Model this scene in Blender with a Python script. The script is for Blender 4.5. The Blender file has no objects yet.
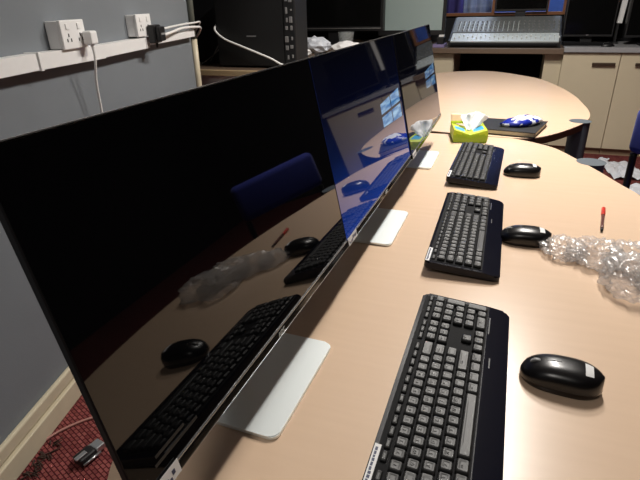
import bpy, bmesh, math, random
from mathutils import Vector, Matrix, noise
random.seed(7)
R = math.radians
scene = bpy.context.scene
COL = scene.collection
TZ = 0.73                                   # table height

# ------------------------------------------------------------------ materials
def mat(name, color, rough=0.5, metal=0.0, spec=0.5, noise_amt=0.0, noise_scale=40.0, bump=0.0, bump_scale=200.0,
        coat=0.0, alpha=None, trans=0.0, ior=1.5, sheen=0.0):
    m = bpy.data.materials.new(name); m.use_nodes = True
    nt = m.node_tree; b = nt.nodes['Principled BSDF']
    b.inputs['Base Color'].default_value = (*color, 1)
    b.inputs['Roughness'].default_value = rough
    b.inputs['Metallic'].default_value = metal
    b.inputs['Specular IOR Level'].default_value = spec
    b.inputs['IOR'].default_value = ior
    if coat: b.inputs['Coat Weight'].default_value = coat; b.inputs['Coat Roughness'].default_value = 0.05
    if trans: b.inputs['Transmission Weight'].default_value = trans
    if alpha is not None: b.inputs['Alpha'].default_value = alpha
    if sheen: b.inputs['Sheen Weight'].default_value = sheen
    tc = nt.nodes.new('ShaderNodeTexCoord')
    if noise_amt:
        n = nt.nodes.new('ShaderNodeTexNoise'); n.inputs['Scale'].default_value = noise_scale
        n.inputs['Detail'].default_value = 4
        nt.links.new(tc.outputs['Object'], n.inputs['Vector'])
        mx = nt.nodes.new('ShaderNodeMix'); mx.data_type = 'RGBA'
        mx.inputs[6].default_value = (*[c*(1-noise_amt) for c in color], 1)
        mx.inputs[7].default_value = (*[min(1, c*(1+noise_amt)) for c in color], 1)
        nt.links.new(n.outputs['Fac'], mx.inputs[0]); nt.links.new(mx.outputs[2], b.inputs['Base Color'])
    if bump:
        n2 = nt.nodes.new('ShaderNodeTexNoise'); n2.inputs['Scale'].default_value = bump_scale
        nt.links.new(tc.outputs['Object'], n2.inputs['Vector'])
        bp = nt.nodes.new('ShaderNodeBump'); bp.inputs['Strength'].default_value = bump; bp.inputs['Distance'].default_value = 0.002
        nt.links.new(n2.outputs['Fac'], bp.inputs['Height']); nt.links.new(bp.outputs['Normal'], b.inputs['Normal'])
    return m

def wood_mat(name, c1, c2, rough, scale=(3, 40, 3)):
    m = mat(name, c1, rough)
    nt = m.node_tree; b = nt.nodes['Principled BSDF']
    tc = nt.nodes.new('ShaderNodeTexCoord'); mp = nt.nodes.new('ShaderNodeMapping'); mp.inputs['Scale'].default_value = scale
    n = nt.nodes.new('ShaderNodeTexNoise'); n.inputs['Scale'].default_value = 2.0; n.inputs['Detail'].default_value = 6
    mx = nt.nodes.new('ShaderNodeMix'); mx.data_type = 'RGBA'
    mx.inputs[6].default_value = (*c1, 1); mx.inputs[7].default_value = (*c2, 1)
    nt.links.new(tc.outputs['Object'], mp.inputs['Vector']); nt.links.new(mp.outputs['Vector'], n.inputs['Vector'])
    nt.links.new(n.outputs['Fac'], mx.inputs[0]); nt.links.new(mx.outputs[2], b.inputs['Base Color'])
    return m

def carpet_mat():
    m = mat('red_woven_carpet', (0.2, 0.04, 0.045), 0.95, spec=0.1)
    nt = m.node_tree; b = nt.nodes['Principled BSDF']
    tc = nt.nodes.new('ShaderNodeTexCoord'); mp = nt.nodes.new('ShaderNodeMapping')
    mp.inputs['Rotation'].default_value = (0, 0, R(20)); mp.inputs['Scale'].default_value = (1, 1, 1)
    br = nt.nodes.new('ShaderNodeTexBrick'); br.inputs['Scale'].default_value = 26
    br.inputs['Color1'].default_value = (0.36, 0.105, 0.095, 1); br.inputs['Color2'].default_value = (0.20, 0.050, 0.048, 1)
    br.inputs['Mortar'].default_value = (0.075, 0.012, 0.015, 1)
    br.inputs['Mortar Size'].default_value = 0.055; br.inputs['Mortar Smooth'].default_value = 0.6
    br.inputs['Brick Width'].default_value = 0.55; br.inputs['Row Height'].default_value = 0.33
    nz = nt.nodes.new('ShaderNodeTexNoise'); nz.inputs['Scale'].default_value = 160
    mx = nt.nodes.new('ShaderNodeMix'); mx.data_type = 'RGBA'; mx.blend_type = 'MULTIPLY'; mx.inputs[0].default_value = 0.45
    nt.links.new(tc.outputs['Object'], mp.inputs['Vector']); nt.links.new(mp.outputs['Vector'], br.inputs['Vector'])
    nt.links.new(tc.outputs['Object'], nz.inputs['Vector'])
    nt.links.new(br.outputs['Color'], mx.inputs[6]); nt.links.new(nz.outputs['Color'], mx.inputs[7])
    nt.links.new(mx.outputs[2], b.inputs['Base Color'])
    bp = nt.nodes.new('ShaderNodeBump'); bp.inputs['Strength'].default_value = 0.6; bp.inputs['Distance'].default_value = 0.004
    nt.links.new(br.outputs['Fac'], bp.inputs['Height']); nt.links.new(bp.outputs['Normal'], b.inputs['Normal'])
    return m

def screen_mat(name, picture=0.0, field=1.0):
    """glossy black panel; picture > 0: the panel is lit and shows a dark blue desktop with a bright four-pane window"""
    m = mat(name, (0.002, 0.002, 0.0025), 0.025, ior=1.62)
    if not picture: return m
    nt = m.node_tree; b = nt.nodes['Principled BSDF']; L = nt.links
    uv = nt.nodes.new('ShaderNodeUVMap'); uv.uv_map = 'UVMap'
    sp = nt.nodes.new('ShaderNodeSeparateXYZ'); L.new(uv.outputs['UV'], sp.inputs[0])
    def mth(op, a, bv=None, c=None):
        n = nt.nodes.new('ShaderNodeMath'); n.operation = op
        for i, v in enumerate((a, bv, c)):
            if v is None: continue
            if isinstance(v, (int, float)): n.inputs[i].default_value = v
            else: L.new(v, n.inputs[i])
        return n.outputs[0]
    u, v = sp.outputs[0], sp.outputs[1]
    # darker sky at the top of the wallpaper, blue floor at the bottom
    ramp = nt.nodes.new('ShaderNodeValToRGB'); L.new(v, ramp.inputs[0])
    e = ramp.color_ramp.elements
    e[0].position = 0.0; e[0].color = (0.010, 0.045, 0.30, 1)
    e[1].position = 1.0; e[1].color = (0.0003, 0.0006, 0.003, 1)
    k = e.new(0.45); k.color = (0.003, 0.009, 0.050, 1)
    k = e.new(0.72); k.color = (0.0006, 0.0014, 0.010, 1)
    # window of light: four panes in slight perspective
    vc = mth('SUBTRACT', v, 0.48)
    uu = mth('SUBTRACT', u, 0.79)
    half = mth('MULTIPLY_ADD', uu, 0.10, 0.10)                        # panes grow to the right
    inv = mth('LESS_THAN', mth('ABSOLUTE', vc), half)
    inu = mth('LESS_THAN', mth('ABSOLUTE', uu), 0.165)
    g1 = mth('GREATER_THAN', mth('ABSOLUTE', vc), 0.010)
    g2 = mth('GREATER_THAN', mth('ABSOLUTE', uu), 0.006)
    pane = mth('MULTIPLY', mth('MULTIPLY', inv, inu), mth('MULTIPLY', g1, g2))
    wv = nt.nodes.new('ShaderNodeTexNoise'); wv.inputs['Scale'].default_value = 7
    mp = nt.nodes.new('ShaderNodeMapping'); mp.inputs['Rotation'].default_value = (0, 0, R(-35)); mp.inputs['Scale'].default_value = (1, 4, 1)
    L.new(uv.outputs['UV'], mp.inputs[0]); L.new(mp.outputs[0], wv.inputs['Vector'])
    r2 = nt.nodes.new('ShaderNodeValToRGB'); L.new(wv.outputs['Fac'], r2.inputs[0])
    r2.color_ramp.elements[0].position = 0.40; r2.color_ramp.elements[0].color = (0.06, 0.20, 0.46, 1)
    r2.color_ramp.elements[1].position = 0.68; r2.color_ramp.elements[1].color = (0.36, 0.58, 0.80, 1)
    mx = nt.nodes.new('ShaderNodeMix'); mx.data_type = 'RGBA'
    sc_ = nt.nodes.new('ShaderNodeVectorMath'); sc_.operation = 'SCALE'; sc_.inputs[3].default_value = field
    L.new(ramp.outputs[0], sc_.inputs[0])
    L.new(pane, mx.inputs[0]); L.new(sc_.outputs[0], mx.inputs[6]); L.new(r2.outputs[0], mx.inputs[7])
    L.new(mx.outputs[2], b.inputs['Emission Color']); b.inputs['Emission Strength'].default_value = picture
    return m

def film_mat():
    m = bpy.data.materials.new('clear_plastic_film'); m.use_nodes = True
    nt = m.node_tree; nt.nodes.clear()
    out = nt.nodes.new('ShaderNodeOutputMaterial')
    tr = nt.nodes.new('ShaderNodeBsdfTransparent'); tr.inputs[0].default_value = (0.99, 0.985, 0.98, 1)
    gl = nt.nodes.new('ShaderNodeBsdfGlossy'); gl.inputs['Roughness'].default_value = 0.16
    df = nt.nodes.new('ShaderNodeBsdfDiffuse'); df.inputs[0].default_value = (0.95, 0.93, 0.92, 1)
    tl = nt.nodes.new('ShaderNodeBsdfTranslucent'); tl.inputs[0].default_value = (0.95, 0.93, 0.92, 1)
    a = nt.nodes.new('ShaderNodeMixShader'); a.inputs[0].default_value = 0.5
    nt.links.new(df.outputs[0], a.inputs[1]); nt.links.new(tl.outputs[0], a.inputs[2])
    b = nt.nodes.new('ShaderNodeMixShader'); b.inputs[0].default_value = 0.26
    nt.links.new(tr.outputs[0], b.inputs[1]); nt.links.new(a.outputs[0], b.inputs[2])
    lw = nt.nodes.new('ShaderNodeLayerWeight'); lw.inputs[0].default_value = 0.12
    mm = nt.nodes.new('ShaderNodeMath'); mm.operation = 'MULTIPLY_ADD'; mm.inputs[1].default_value = 0.25; mm.inputs[2].default_value = 0.07
    c = nt.nodes.new('ShaderNodeMixShader')
    nt.links.new(lw.outputs['Fresnel'], mm.inputs[0]); nt.links.new(mm.outputs[0], c.inputs[0])
    nt.links.new(b.outputs[0], c.inputs[1]); nt.links.new(gl.outputs[0], c.inputs[2])
    nt.links.new(c.outputs[0], out.inputs[0])
    return m

M = {
 'table': wood_mat('beech_laminate', (0.70, 0.505, 0.355), (0.76, 0.56, 0.40), 0.27, (2.5, 30, 2)),
 'edge': mat('dark_brown_edging', (0.10, 0.048, 0.025), 0.4),
 'post': mat('grey_blue_metal', (0.085, 0.100, 0.125), 0.5, noise_amt=0.15, noise_scale=60),
 'cap': mat('grey_plastic_cap', (0.095, 0.112, 0.128), 0.5),
 'wall': mat('grey_wall_paint', (0.185, 0.203, 0.222), 0.75, noise_amt=0.06, noise_scale=6, bump=0.15),
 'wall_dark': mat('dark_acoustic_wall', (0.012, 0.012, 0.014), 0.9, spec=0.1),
 'wall_back': mat('dark_back_wall', (0.020, 0.020, 0.022), 0.85, spec=0.2),
 'ceiling': mat('white_ceiling_tile', (0.34, 0.34, 0.335), 0.9, noise_amt=0.1, noise_scale=80),
 'carpet': carpet_mat(),
 'cream': mat('cream_gloss_paint', (0.62, 0.55, 0.40), 0.45, noise_amt=0.1, noise_scale=20),
 'white_pl': mat('white_plastic', (0.88, 0.87, 0.86), 0.4, noise_amt=0.03),
 'white_cable': mat('white_cable', (0.86, 0.85, 0.83), 0.45),
 'black_pl': mat('black_plastic', (0.008, 0.008, 0.009), 0.45),
 'black_matte': mat('black_matte', (0.005, 0.005, 0.006), 0.7, spec=0.15, bump=0.2),
 'case': mat('black_painted_steel', (0.008, 0.008, 0.0085), 0.5, noise_amt=0.2),
 'gloss_black': mat('piano_black', (0.0035, 0.004, 0.010), 0.18, spec=0.22),
 'key': mat('satin_black_keycap', (0.026, 0.026, 0.026), 0.45, spec=0.42, bump=0.05, bump_scale=900),
 'legend': mat('grey_key_print', (0.16, 0.16, 0.16), 0.6),
 'mouse_top': mat('satin_black_shell', (0.006, 0.006, 0.007), 0.28, spec=0.5),
 'mouse_side': mat('gloss_dark_skirt', (0.010, 0.006, 0.005), 0.15),
 'silver': mat('brushed_silver', (0.94, 1.0, 1.0), 0.40, metal=0.5),
 'chrome': mat('chrome_strip', (0.72, 0.72, 0.72), 0.25, metal=0.9),
 'steel': mat('nickel_plate', (0.6, 0.62, 0.63), 0.28, metal=0.9),
 'bezel': mat('gloss_black_bezel', (0.004, 0.004, 0.004), 0.12),
 'scr_off': screen_mat('screen_switched_off'),
 'scr_on': screen_mat('screen_lit_blue', 0.85, 0.75),
 'scr_on2': screen_mat('screen_lit_blue_dim', 0.45, 0.25),
 'paper': mat('white_sticker_paper', (0.80, 0.80, 0.80), 0.6),
 'ink': mat('dark_ink', (0.05, 0.06, 0.12), 0.6),
 'faint': mat('faint_grey_print', (0.016, 0.016, 0.016), 0.5),
 'film': film_mat(),
 'green': mat('lime_green_card', (0.30, 0.46, 0.012), 0.45),
 'lime': mat('yellow_green_card', (0.50, 0.60, 0.03), 0.45),
 'cyan': mat('sky_blue_print', (0.04, 0.33, 0.62), 0.45),
 'peach': mat('peach_print', (0.80, 0.58, 0.36), 0.5),
 'tissue': mat('white_tissue', (0.86, 0.87, 0.88), 0.9),
 'book': mat('black_book_cover', (0.012, 0.013, 0.013), 0.5, bump=0.3, bump_scale=300),
 'pages': mat('cream_page_edges', (0.62, 0.56, 0.45), 0.8),
 'blue_pl': mat('glossy_blue_plastic', (0.012, 0.025, 0.30), 0.25),
 'white_gl': mat('glossy_white_plastic', (0.75, 0.78, 0.85), 0.3),
 'red': mat('red_pen_plastic', (0.62, 0.035, 0.02), 0.3),
 'pen_body': mat('smoky_pen_barrel', (0.14, 0.05, 0.04), 0.25),
 'cabinet': mat('cream_maple_laminate', (0.62, 0.535, 0.38), 0.45, noise_amt=0.04, noise_scale=5),
 'plinth': mat('brown_plinth', (0.30, 0.215, 0.135), 0.6),
 'handle': mat('dark_bronze_handle', (0.12, 0.085, 0.06), 0.35, metal=0.7),
 'worktop': mat('grey_worktop', (0.33, 0.33, 0.34), 0.4, noise_amt=0.12, noise_scale=120),
 'worktop_br': mat('brown_worktop', (0.14, 0.095, 0.065), 0.45),
 'worktop_wd': wood_mat('oak_edge', (0.45, 0.32, 0.17), (0.55, 0.42, 0.25), 0.5),
 'console': mat('grey_console_panel', (0.155, 0.17, 0.17), 0.5, noise_amt=0.1, noise_scale=90),
 'console_lt': mat('light_grey_panel', (0.58, 0.64, 0.64), 0.4),
 'grey_btn': mat('pale_button', (0.72, 0.76, 0.76), 0.4),
 'glare_scr': mat('painted_screen_glare', (0.36, 0.45, 0.44), 0.3),  # switched-off screen: its reflected room light is painted as grey-green colour
 'blue_fab': mat('blue_fabric', (0.007, 0.017, 0.20), 0.9, sheen=0.1, bump=0.3, bump_scale=500),
 'wood_frame': wood_mat('brown_wood_frame', (0.20, 0.075, 0.025), (0.28, 0.11, 0.04), 0.4),
 'studio': mat('blue_studio_wall', (0.06, 0.13, 0.42), 0.8),
 'curtain': mat('pale_curtain', (0.40, 0.50, 0.78), 0.9),
 'curtain_v': mat('violet_curtain', (0.10, 0.08, 0.30), 0.9),
 'pane': None,
 'glassy': mat('clear_glass', (0.85, 0.88, 0.88), 0.05, trans=0.85, ior=1.3),
 'violet': mat('violet_cover', (0.22, 0.18, 0.34), 0.5),
 'terracotta': mat('terracotta', (0.35, 0.12, 0.05), 0.6),
 'pinkcord': mat('faded_pink_cord', (0.42, 0.20, 0.17), 0.6),
 'debris': mat('dark_frayed_pile', (0.05, 0.025, 0.018), 0.9),
 'grey_pl': mat('mid_grey_plastic', (0.25, 0.25, 0.25), 0.5),
 'skin_orange': mat('orange_wood', (0.45, 0.20, 0.08), 0.5),
}
def pane_mat():
    m = bpy.data.materials.new('window_pane'); m.use_nodes = True
    nt = m.node_tree; nt.nodes.clear()
    out = nt.nodes.new('ShaderNodeOutputMaterial'); tr = nt.nodes.new('ShaderNodeBsdfTransparent'); gl = nt.nodes.new('ShaderNodeBsdfGlossy')
    gl.inputs['Roughness'].default_value = 0.02
    mx = nt.nodes.new('ShaderNodeMixShader'); mx.inputs[0].default_value = 0.08
    nt.links.new(tr.outputs[0], mx.inputs[1]); nt.links.new(gl.outputs[0], mx.inputs[2]); nt.links.new(mx.outputs[0], out.inputs[0])
    return m
M['pane'] = pane_mat()

# ------------------------------------------------------------------ mesh helper
class MB:
    def __init__(s): s.bm = bmesh.new(); s.mi = 0
    def _f(s, fs):
        for f in fs: f.material_index = s.mi
    def box(s, x0, x1, y0, y1, z0, z1, bev=0.0, seg=2, mtx=None):
        r = bmesh.ops.create_cube(s.bm, size=1.0)
        vs = r['verts']
        for v in vs:
            v.co = Vector((x0+(x1-x0)*(v.co.x+.5), y0+(y1-y0)*(v.co.y+.5), z0+(z1-z0)*(v.co.z+.5)))
        fs = list({f for v in vs for f in v.link_faces})
        s._f(fs)
        if bev:
            es = list({e for v in vs for e in v.link_edges})
            r2 = bmesh.ops.bevel(s.bm, geom=es, offset=bev, segments=seg, affect='EDGES', profile=0.5)
            vs = list({v for f in r2['faces'] for v in f.verts} | {v for v in vs if v.is_valid})
            s._f(r2['faces'])
        if mtx is not None:
            for v in vs: v.co = mtx @ v.co
        return s
    def prism(s, pts, z0, z1, bev=0.0, mtx=None, top_scale=None):
        bot = [s.bm.verts.new((x, y, z0)) for x, y in pts]; top = [s.bm.verts.new((x, y, z1)) for x, y in pts]
        n = len(pts); fs = []
        fs.append(s.bm.faces.new(list(reversed(bot)))); ft = s.bm.faces.new(top); fs.append(ft)
        for i in range(n): fs.append(s.bm.faces.new((bot[i], bot[(i+1) % n], top[(i+1) % n], top[i])))
        s._f(fs); vs = bot+top
        if bev:
            r2 = bmesh.ops.bevel(s.bm, geom=list(ft.edges), offset=bev, segments=2, affect='EDGES')
            s._f(r2['faces']); vs = list({v for f in r2['faces'] for v in f.verts} | {v for v in vs if v.is_valid})
        if mtx is not None:
            for v in vs: v.co = mtx @ v.co
        return s
    def tube(s, pts, r, seg=8, caps=True):
        pts = [Vector(p) for p in pts]; rings = []; rs = r if isinstance(r, (list, tuple)) else [r]*len(pts)
        prev = None
        for i, p in enumerate(pts):
            t = (pts[min(i+1, len(pts)-1)]-pts[max(i-1, 0)]).normalized()
            if prev is None:
                a = Vector((0, 0, 1)) if abs(t.z) < .9 else Vector((1, 0, 0)); nrm = t.cross(a).normalized()
            else: nrm = (prev - t*prev.dot(t)).normalized()
            prev = nrm; bn = t.cross(nrm)
            rings.append([s.bm.verts.new(p+(nrm*math.cos(2*math.pi*k/seg)+bn*math.sin(2*math.pi*k/seg))*rs[i]) for k in range(seg)])
        fs = []
        for a, b in zip(rings, rings[1:]):
            for k in range(seg): fs.append(s.bm.faces.new((a[k], a[(k+1) % seg], b[(k+1) % seg], b[k])))
        if caps:
            fs.append(s.bm.faces.new(list(reversed(rings[0])))); fs.append(s.bm.faces.new(rings[-1]))
        for f in fs: f.smooth = True
        s._f(fs); return s
    def lathe(s, prof, seg=32, center=(0, 0, 0), mtx=None):
        rings = []; vs = []
        for r, z in prof:
            ring = [s.bm.verts.new((center[0]+r*math.cos(2*math.pi*k/seg), center[1]+r*math.sin(2*math.pi*k/seg), center[2]+z)) for k in range(seg)]
            rings.append(ring); vs += ring
        fs = []
        for a, b in zip(rings, rings[1:]):
            for k in range(seg): fs.append(s.bm.faces.new((a[k], a[(k+1) % seg], b[(k+1) % seg], b[k])))
        fs.append(s.bm.faces.new(list(reversed(rings[0])))); fs.append(s.bm.faces.new(rings[-1]))
        s._f(fs)
        if mtx is not None:
            for v in vs: v.co = mtx @ v.co
        return s
    def grid(s, fn, nu, nv, smooth=True, closed_u=False):
        V = [[s.bm.verts.new(fn(i/(nu-1) if not closed_u else i/nu, j/(nv-1))) for j in range(nv)] for i in range(nu)]
        fs = []
        for i in range(nu if closed_u else nu-1):
            for j in range(nv-1):
                fs.append(s.bm.faces.new((V[i][j], V[(i+1) % nu][j], V[(i+1) % nu][j+1], V[i][j+1])))
        for f in fs: f.smooth = smooth
        s._f(fs); return V
    def mesh(s, name):
        bmesh.ops.recalc_face_normals(s.bm, faces=s.bm.faces[:])
        me = bpy.data.meshes.new(name); s.bm.to_mesh(me); s.bm.free(); return me
    def build(s, name, mats, parent=None, loc=None, rot=None, smooth=False):
        me = s.mesh(name)
        for m in (mats if isinstance(mats, (list, tuple)) else [mats]): me.materials.append(m)
        if smooth:
            for p in me.polygons: p.use_smooth = True
        return link(name, me, parent, loc, rot)

def link(name, me, parent=None, loc=None, rot=None):
    o = bpy.data.objects.new(name, me); COL.objects.link(o)
    if parent is not None: o.parent = parent
    if loc is not None: o.location = loc
    if rot is not None: o.rotation_euler = rot
    return o
def tag(o, label, cat, group=None, kind=None):
    o['label'] = label; o['category'] = cat
    if group: o['group'] = group
    if kind: o['kind'] = kind
    return o
def thing(name, label, cat, loc=(0, 0, 0), rot=(0, 0, 0), group=None):
    o = bpy.data.objects.new(name, None); COL.objects.link(o)
    o.empty_display_size = 0.05
    o.location = loc; o.rotation_euler = rot
    return tag(o, label, cat, group)
def struct(o): o['kind'] = 'structure'; return o
def copy_tree(o, parent=None):
    c = o.copy(); COL.objects.link(c)
    if parent is not None: c.parent = parent
    for ch in list(o.children): copy_tree(ch, c)
    return c
def spline(ctrl, n=8, closed=True):
    P = [Vector((*p, 0)) if len(p) == 2 else Vector(p) for p in ctrl]; out = []; N = len(P)
    for i in range(N if closed else N-1):
        if closed: p0, p1, p2, p3 = P[i-1], P[i], P[(i+1) % N], P[(i+2) % N]
        else: p0, p1, p2, p3 = P[max(i-1, 0)], P[i], P[i+1], P[min(i+2, N-1)]
        for k in range(n):
            t = k/n
            out.append(0.5*((2*p1)+(p2-p0)*t+(2*p0-5*p1+4*p2-p3)*t*t+(3*p1-p0-3*p2+p3)*t**3))
    if not closed: out.append(P[-1])
    return out
def rrect(x0, x1, y0, y1, r, n=6):
    pts = []
    for cx, cy, a0 in ((x1-r, y1-r, 0), (x0+r, y1-r, 90), (x0+r, y0+r, 180), (x1-r, y0+r, 270)):
        for k in range(n+1):
            a = R(a0+90*k/n); pts.append((cx+r*math.cos(a), cy+r*math.sin(a)))
    return pts
def text_mesh(txt, size, mtx, bm, extrude=0.0003, align='CENTER'):
    cu = bpy.data.curves.new('t', 'FONT'); cu.body = txt; cu.size = size; cu.extrude = extrude
    cu.align_x = align; cu.align_y = 'CENTER'; cu.resolution_u = 2
    o = bpy.data.objects.new('t', cu); COL.objects.link(o)
    dg = bpy.context.evaluated_depsgraph_get(); dg.update()
    me = bpy.data.meshes.new_from_object(o.evaluated_get(dg))
    me.transform(mtx); bm.from_mesh(me)
    bpy.data.objects.remove(o); bpy.data.curves.remove(cu); bpy.data.meshes.remove(me)

# ------------------------------------------------------------------ the room
A = R(14)                                             # the left wall runs at a slight angle to the desk row
W0 = Vector((-1.362, 0.998, 0)); WD = Vector((-math.sin(A), math.cos(A), 0)); WN = Vector((math.cos(A), math.sin(A), 0))
def wp(s, d, z): return W0+WD*s+WN*d+Vector((0, 0, z))   # along wall, out of wall, height
WALL = Matrix(((WD.x, -WN.x, 0, W0.x), (WD.y, -WN.y, 0, W0.y), (0, 0, 1, 0), (0, 0, 0, 1)))   # local: x along wall, y into wall
H = 2.62
struct(MB().box(-4.2, 4.2, -3.2, 7.6, -0.05, 0).build('floor', M['carpet']))
struct(MB().box(-4.2, 4.2, -3.2, 7.6, H, H+0.05).build('ceiling', M['ceiling']))
struct(MB().box(-4.3, 1.655, 0.0, 0.12, 0.0, H, mtx=WALL).build('wall_left', M['wall']))
struct(MB().box(-2.75, -2.65, 2.2, 5.75, 0, H).build('wall_recess', M['wall_dark']))
struct(MB().box(3.4, 3.5, -3.1, 5.75, 0, H).build('wall_right', M['wall_dark']))
struct(MB().box(-2.2, 3.5, -3.1, -3.0, 0, H).build('wall_front', M['wall_dark']))
wb = MB()
WX0, WX1, WZ0, WZ1 = -0.95, 0.345, 1.115, 1.95
wb.box(-2.75, WX0, 5.72, 5.84, 0, H); wb.box(WX1, 3.5, 5.72, 5.84, 0, H)
wb.box(WX0, WX1, 5.72, 5.84, 0, WZ0); wb.box(WX0, WX1, 5.72, 5.84, WZ1, H)
struct(wb.build('wall_back', M['wall_back']))
fr = MB()
for b in ((WX0, WX0+.03, WZ0, WZ1), (WX1-.03, WX1, WZ0, WZ1), (WX0+.03, WX1-.03, WZ0, WZ0+.025), (WX0+.03, WX1-.03, WZ1-.03, WZ1), (-.31, -.285, WZ0+.025, WZ1-.03), (0.17, 0.19, WZ0+.025, WZ1-.03)):
    fr.box(b[0], b[1], 5.69, 5.80, b[2], b[3])
w1 = struct(fr.build('window_1', M['wood_frame']))
MB().box(WX0+.03, WX1-.03, 5.76, 5.766, WZ0+.025, WZ1-.03).build('window_pane', M['pane'], w1)
# lit room behind the control-room window
struct(MB().box(-2.4, 2.0, 7.2, 7.3, 0, H).build('wall_studio', M['studio']))
def curtain(label, x0, x1, y, mt):
    m = MB()
    def f(u, v): return (x0+(x1-x0)*u, y+0.02*math.sin(u*(x1-x0)*60), 0.02+v*2.3)
    m.grid(f, 40, 2)
    m2 = m.build('curtain', mt); md = m2.modifiers.new('s', 'SOLIDIFY'); md.thickness = 0.006
    tag(m2, label, 'curtain')
curtain('pale blue curtain hanging behind the window over the mixing desk', -0.66, -0.33, 6.5, M['curtain'])
curtain('dark violet curtain hanging beside the pale blue one behind the window', -0.90, -0.66, 6.55, M['curtain_v'])

# skirting board with a moulded upper tier
sk = MB()
sk.box(-4.2, 1.655, -0.030, -0.001, 0.0, 0.075, bev=.004, mtx=WALL); sk.box(-4.2, 1.655, -0.020, -0.001, 0.079, 0.125, bev=.006, mtx=WALL)
struct(sk.build('baseboard_left', M['cream']))
# end of the wall: cream vertical trim
struct(MB().tube([wp(1.66, .012, 1.10), wp(1.665, .014, 1.3), wp(1.66, .012, H)], 0.018, 10).build('trim_1', mat('olive_trim', (.10, .105, .085), .6)))
struct(MB().tube([wp(1.66, 0.012, 0.0), wp(1.66, .012, .9), wp(1.664, .013, 1.098)], 0.017, 10).build('trim_3', M['cream']))

# surface trunking along the left wall, slightly bowed, in three lengths
def trunk_len(m, s0, s1, zt0, zt1, h, d):
    P = [(s0, 0, zt0-h), (s1, 0, zt1-h), (s1, 0, zt1), (s0, 0, zt0)]
    vs = []
    for dd in (0.001, d):
        for s, _, z in P: vs.append(m.bm.verts.new(wp(s, dd, z)))
    for q in ((0, 1, 2, 3), (7, 6, 5, 4), (0, 4, 5, 1), (1, 5, 6, 2), (2, 6, 7, 3), (3, 7, 4, 0)):
        m.bm.faces.new([vs[i] for i in q])
tr = thing('cable_trunking', 'white plastic cable trunking running along the grey wall below the sockets', 'trunking', wp(0.5, 0, 1.12))
def tpart(m, name, mt):
    o = m.build(name, mt, tr); o.location = -tr.location; return o
m = MB(); trunk_len(m, -3.6, 0.205, 1.136, 1.150, 0.048, 0.042); tpart(m, 'trunking_length', M['white_pl'])
m = MB(); trunk_len(m, 0.207, 0.60, 1.150, 1.146, 0.048, 0.044); trunk_len(m, .60, 1.0, 1.146, 1.148, .045, .044); tpart(m, 'trunking_length', M['white_pl'])
m = MB(); trunk_len(m, 1.0, 1.62, 1.148, 1.150, 0.036, 0.036); tpart(m, 'trunking_length', M['white_pl'])
m = MB(); trunk_len(m, 0.200, 0.212, 1.153, 1.153, 0.054, 0.048); tpart(m, 'joint_cover', M['white_pl'])

def wall_box(name, label, s0, s1, z0, z1, d):
    t = thing(name, label, 'socket', wp((s0+s1)/2, 0, z0), (0, 0, A+R(90)))     # local x along wall, y into wall
    w = (s1-s0)/2; h = z1-z0
    MB().box(-w, w, -d+.012, -0.001, 0, h, bev=.003).build('back_box', M['white_pl'], t)
    MB().box(-w-.002, w+.002, -d, -d+.0115, -.002, h+.002, bev=.003).build('face_plate', M['white_pl'], t)
    for sx in (-.5, .5):
        m = MB(); x = sx*w
        m.box(x-.010, x+.010, -d-.003, -d-.0002, h*.68, h*.9, bev=.001); m.build('rocker_switch', M['white_pl'], t)
        m = MB()
        for (a, b) in ((0, .42), (-.011, .24), (.011, .24)): m.box(x+a-.0022, x+a+.0022, -d-.0012, -d-.0001, h*b, h*(b+.12))
        m.build('pin_holes', M['black_pl'], t)
    return t
def plug(name, label, s, z, d, mt, sz=.048, cord=None, cordmat=None, cord_r=.0035):
    t = thing(name, label, 'plug', wp(s, d, z), (0, 0, A+R(90)))
    MB().box(-sz/2, sz/2, -.034, -.0005, -sz/2, sz/2, bev=.006).build('plug_body', mt, t)
    MB().tube([(0, -.02, -sz/2+.002), (0, -.02, -sz/2-.02)], [.007, .0045], 10).build('strain_relief', mt, t)
    if cord:
        inv = t.matrix_basis.inverted() if False else (Matrix.Translation(t.location) @ Matrix.Rotation(A+R(90), 4, 'Z')).inverted()
        MB().tube([inv @ Vector(p) for p in spline(cord, 8, closed=False)], cord_r, 8).build('cord', cordmat or mt, t)
    return t
wall_box('wall_socket', 'white double wall socket nearest the camera, its left side in shade', 0.335, 0.472, 1.150, 1.235, .055)
plug('mains_plug', 'white mains plug in the nearer wall socket with a white cord hanging down', 0.463, 1.178, .058, M['white_pl'], .044,
     [wp(.463, .078, 1.155), wp(.462, .078, 1.11), wp(.470, .06, 1.03), wp(.482, .05, .92), wp(.49, .04, .70), wp(.50, .03, .35), wp(.52, .05, .012)], M['white_cable'], .0045)
wall_box('wall_socket', 'white wall socket farther along the wall, half behind a black adapter', 0.895, 1.035, 1.155, 1.240, .05)
ad = plug('power_adapter', 'black plug-top adapter in the farther wall socket', 1.012, 1.160, .053, M['black_pl'], .075)
m = MB(); m.box(-.03, .03, -.056, -.0345, -.03, .03, bev=.006); m.build('adapter_bulge', M['black_pl'], ad)
m = MB(); m.box(-.022, .022, -.0575, -.0562, -.004, .004); m.build('rating_label', M['grey_pl'], ad)
def wcable(label, pts, r, mt=None):
    return tag(MB().tube(spline(pts, 8, closed=False), r, 8).build('cable', mt or M['white_cable']), label, 'cable')
wcable('upper of two white cables running from the black adapter to the wall corner', [wp(1.055, .075, 1.172), wp(1.15, .06, 1.176), wp(1.38, .05, 1.182), wp(1.6, .05, 1.185), wp(1.75, .03, 1.18), wp(1.85, -.05, 1.12)], .0045)
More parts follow.
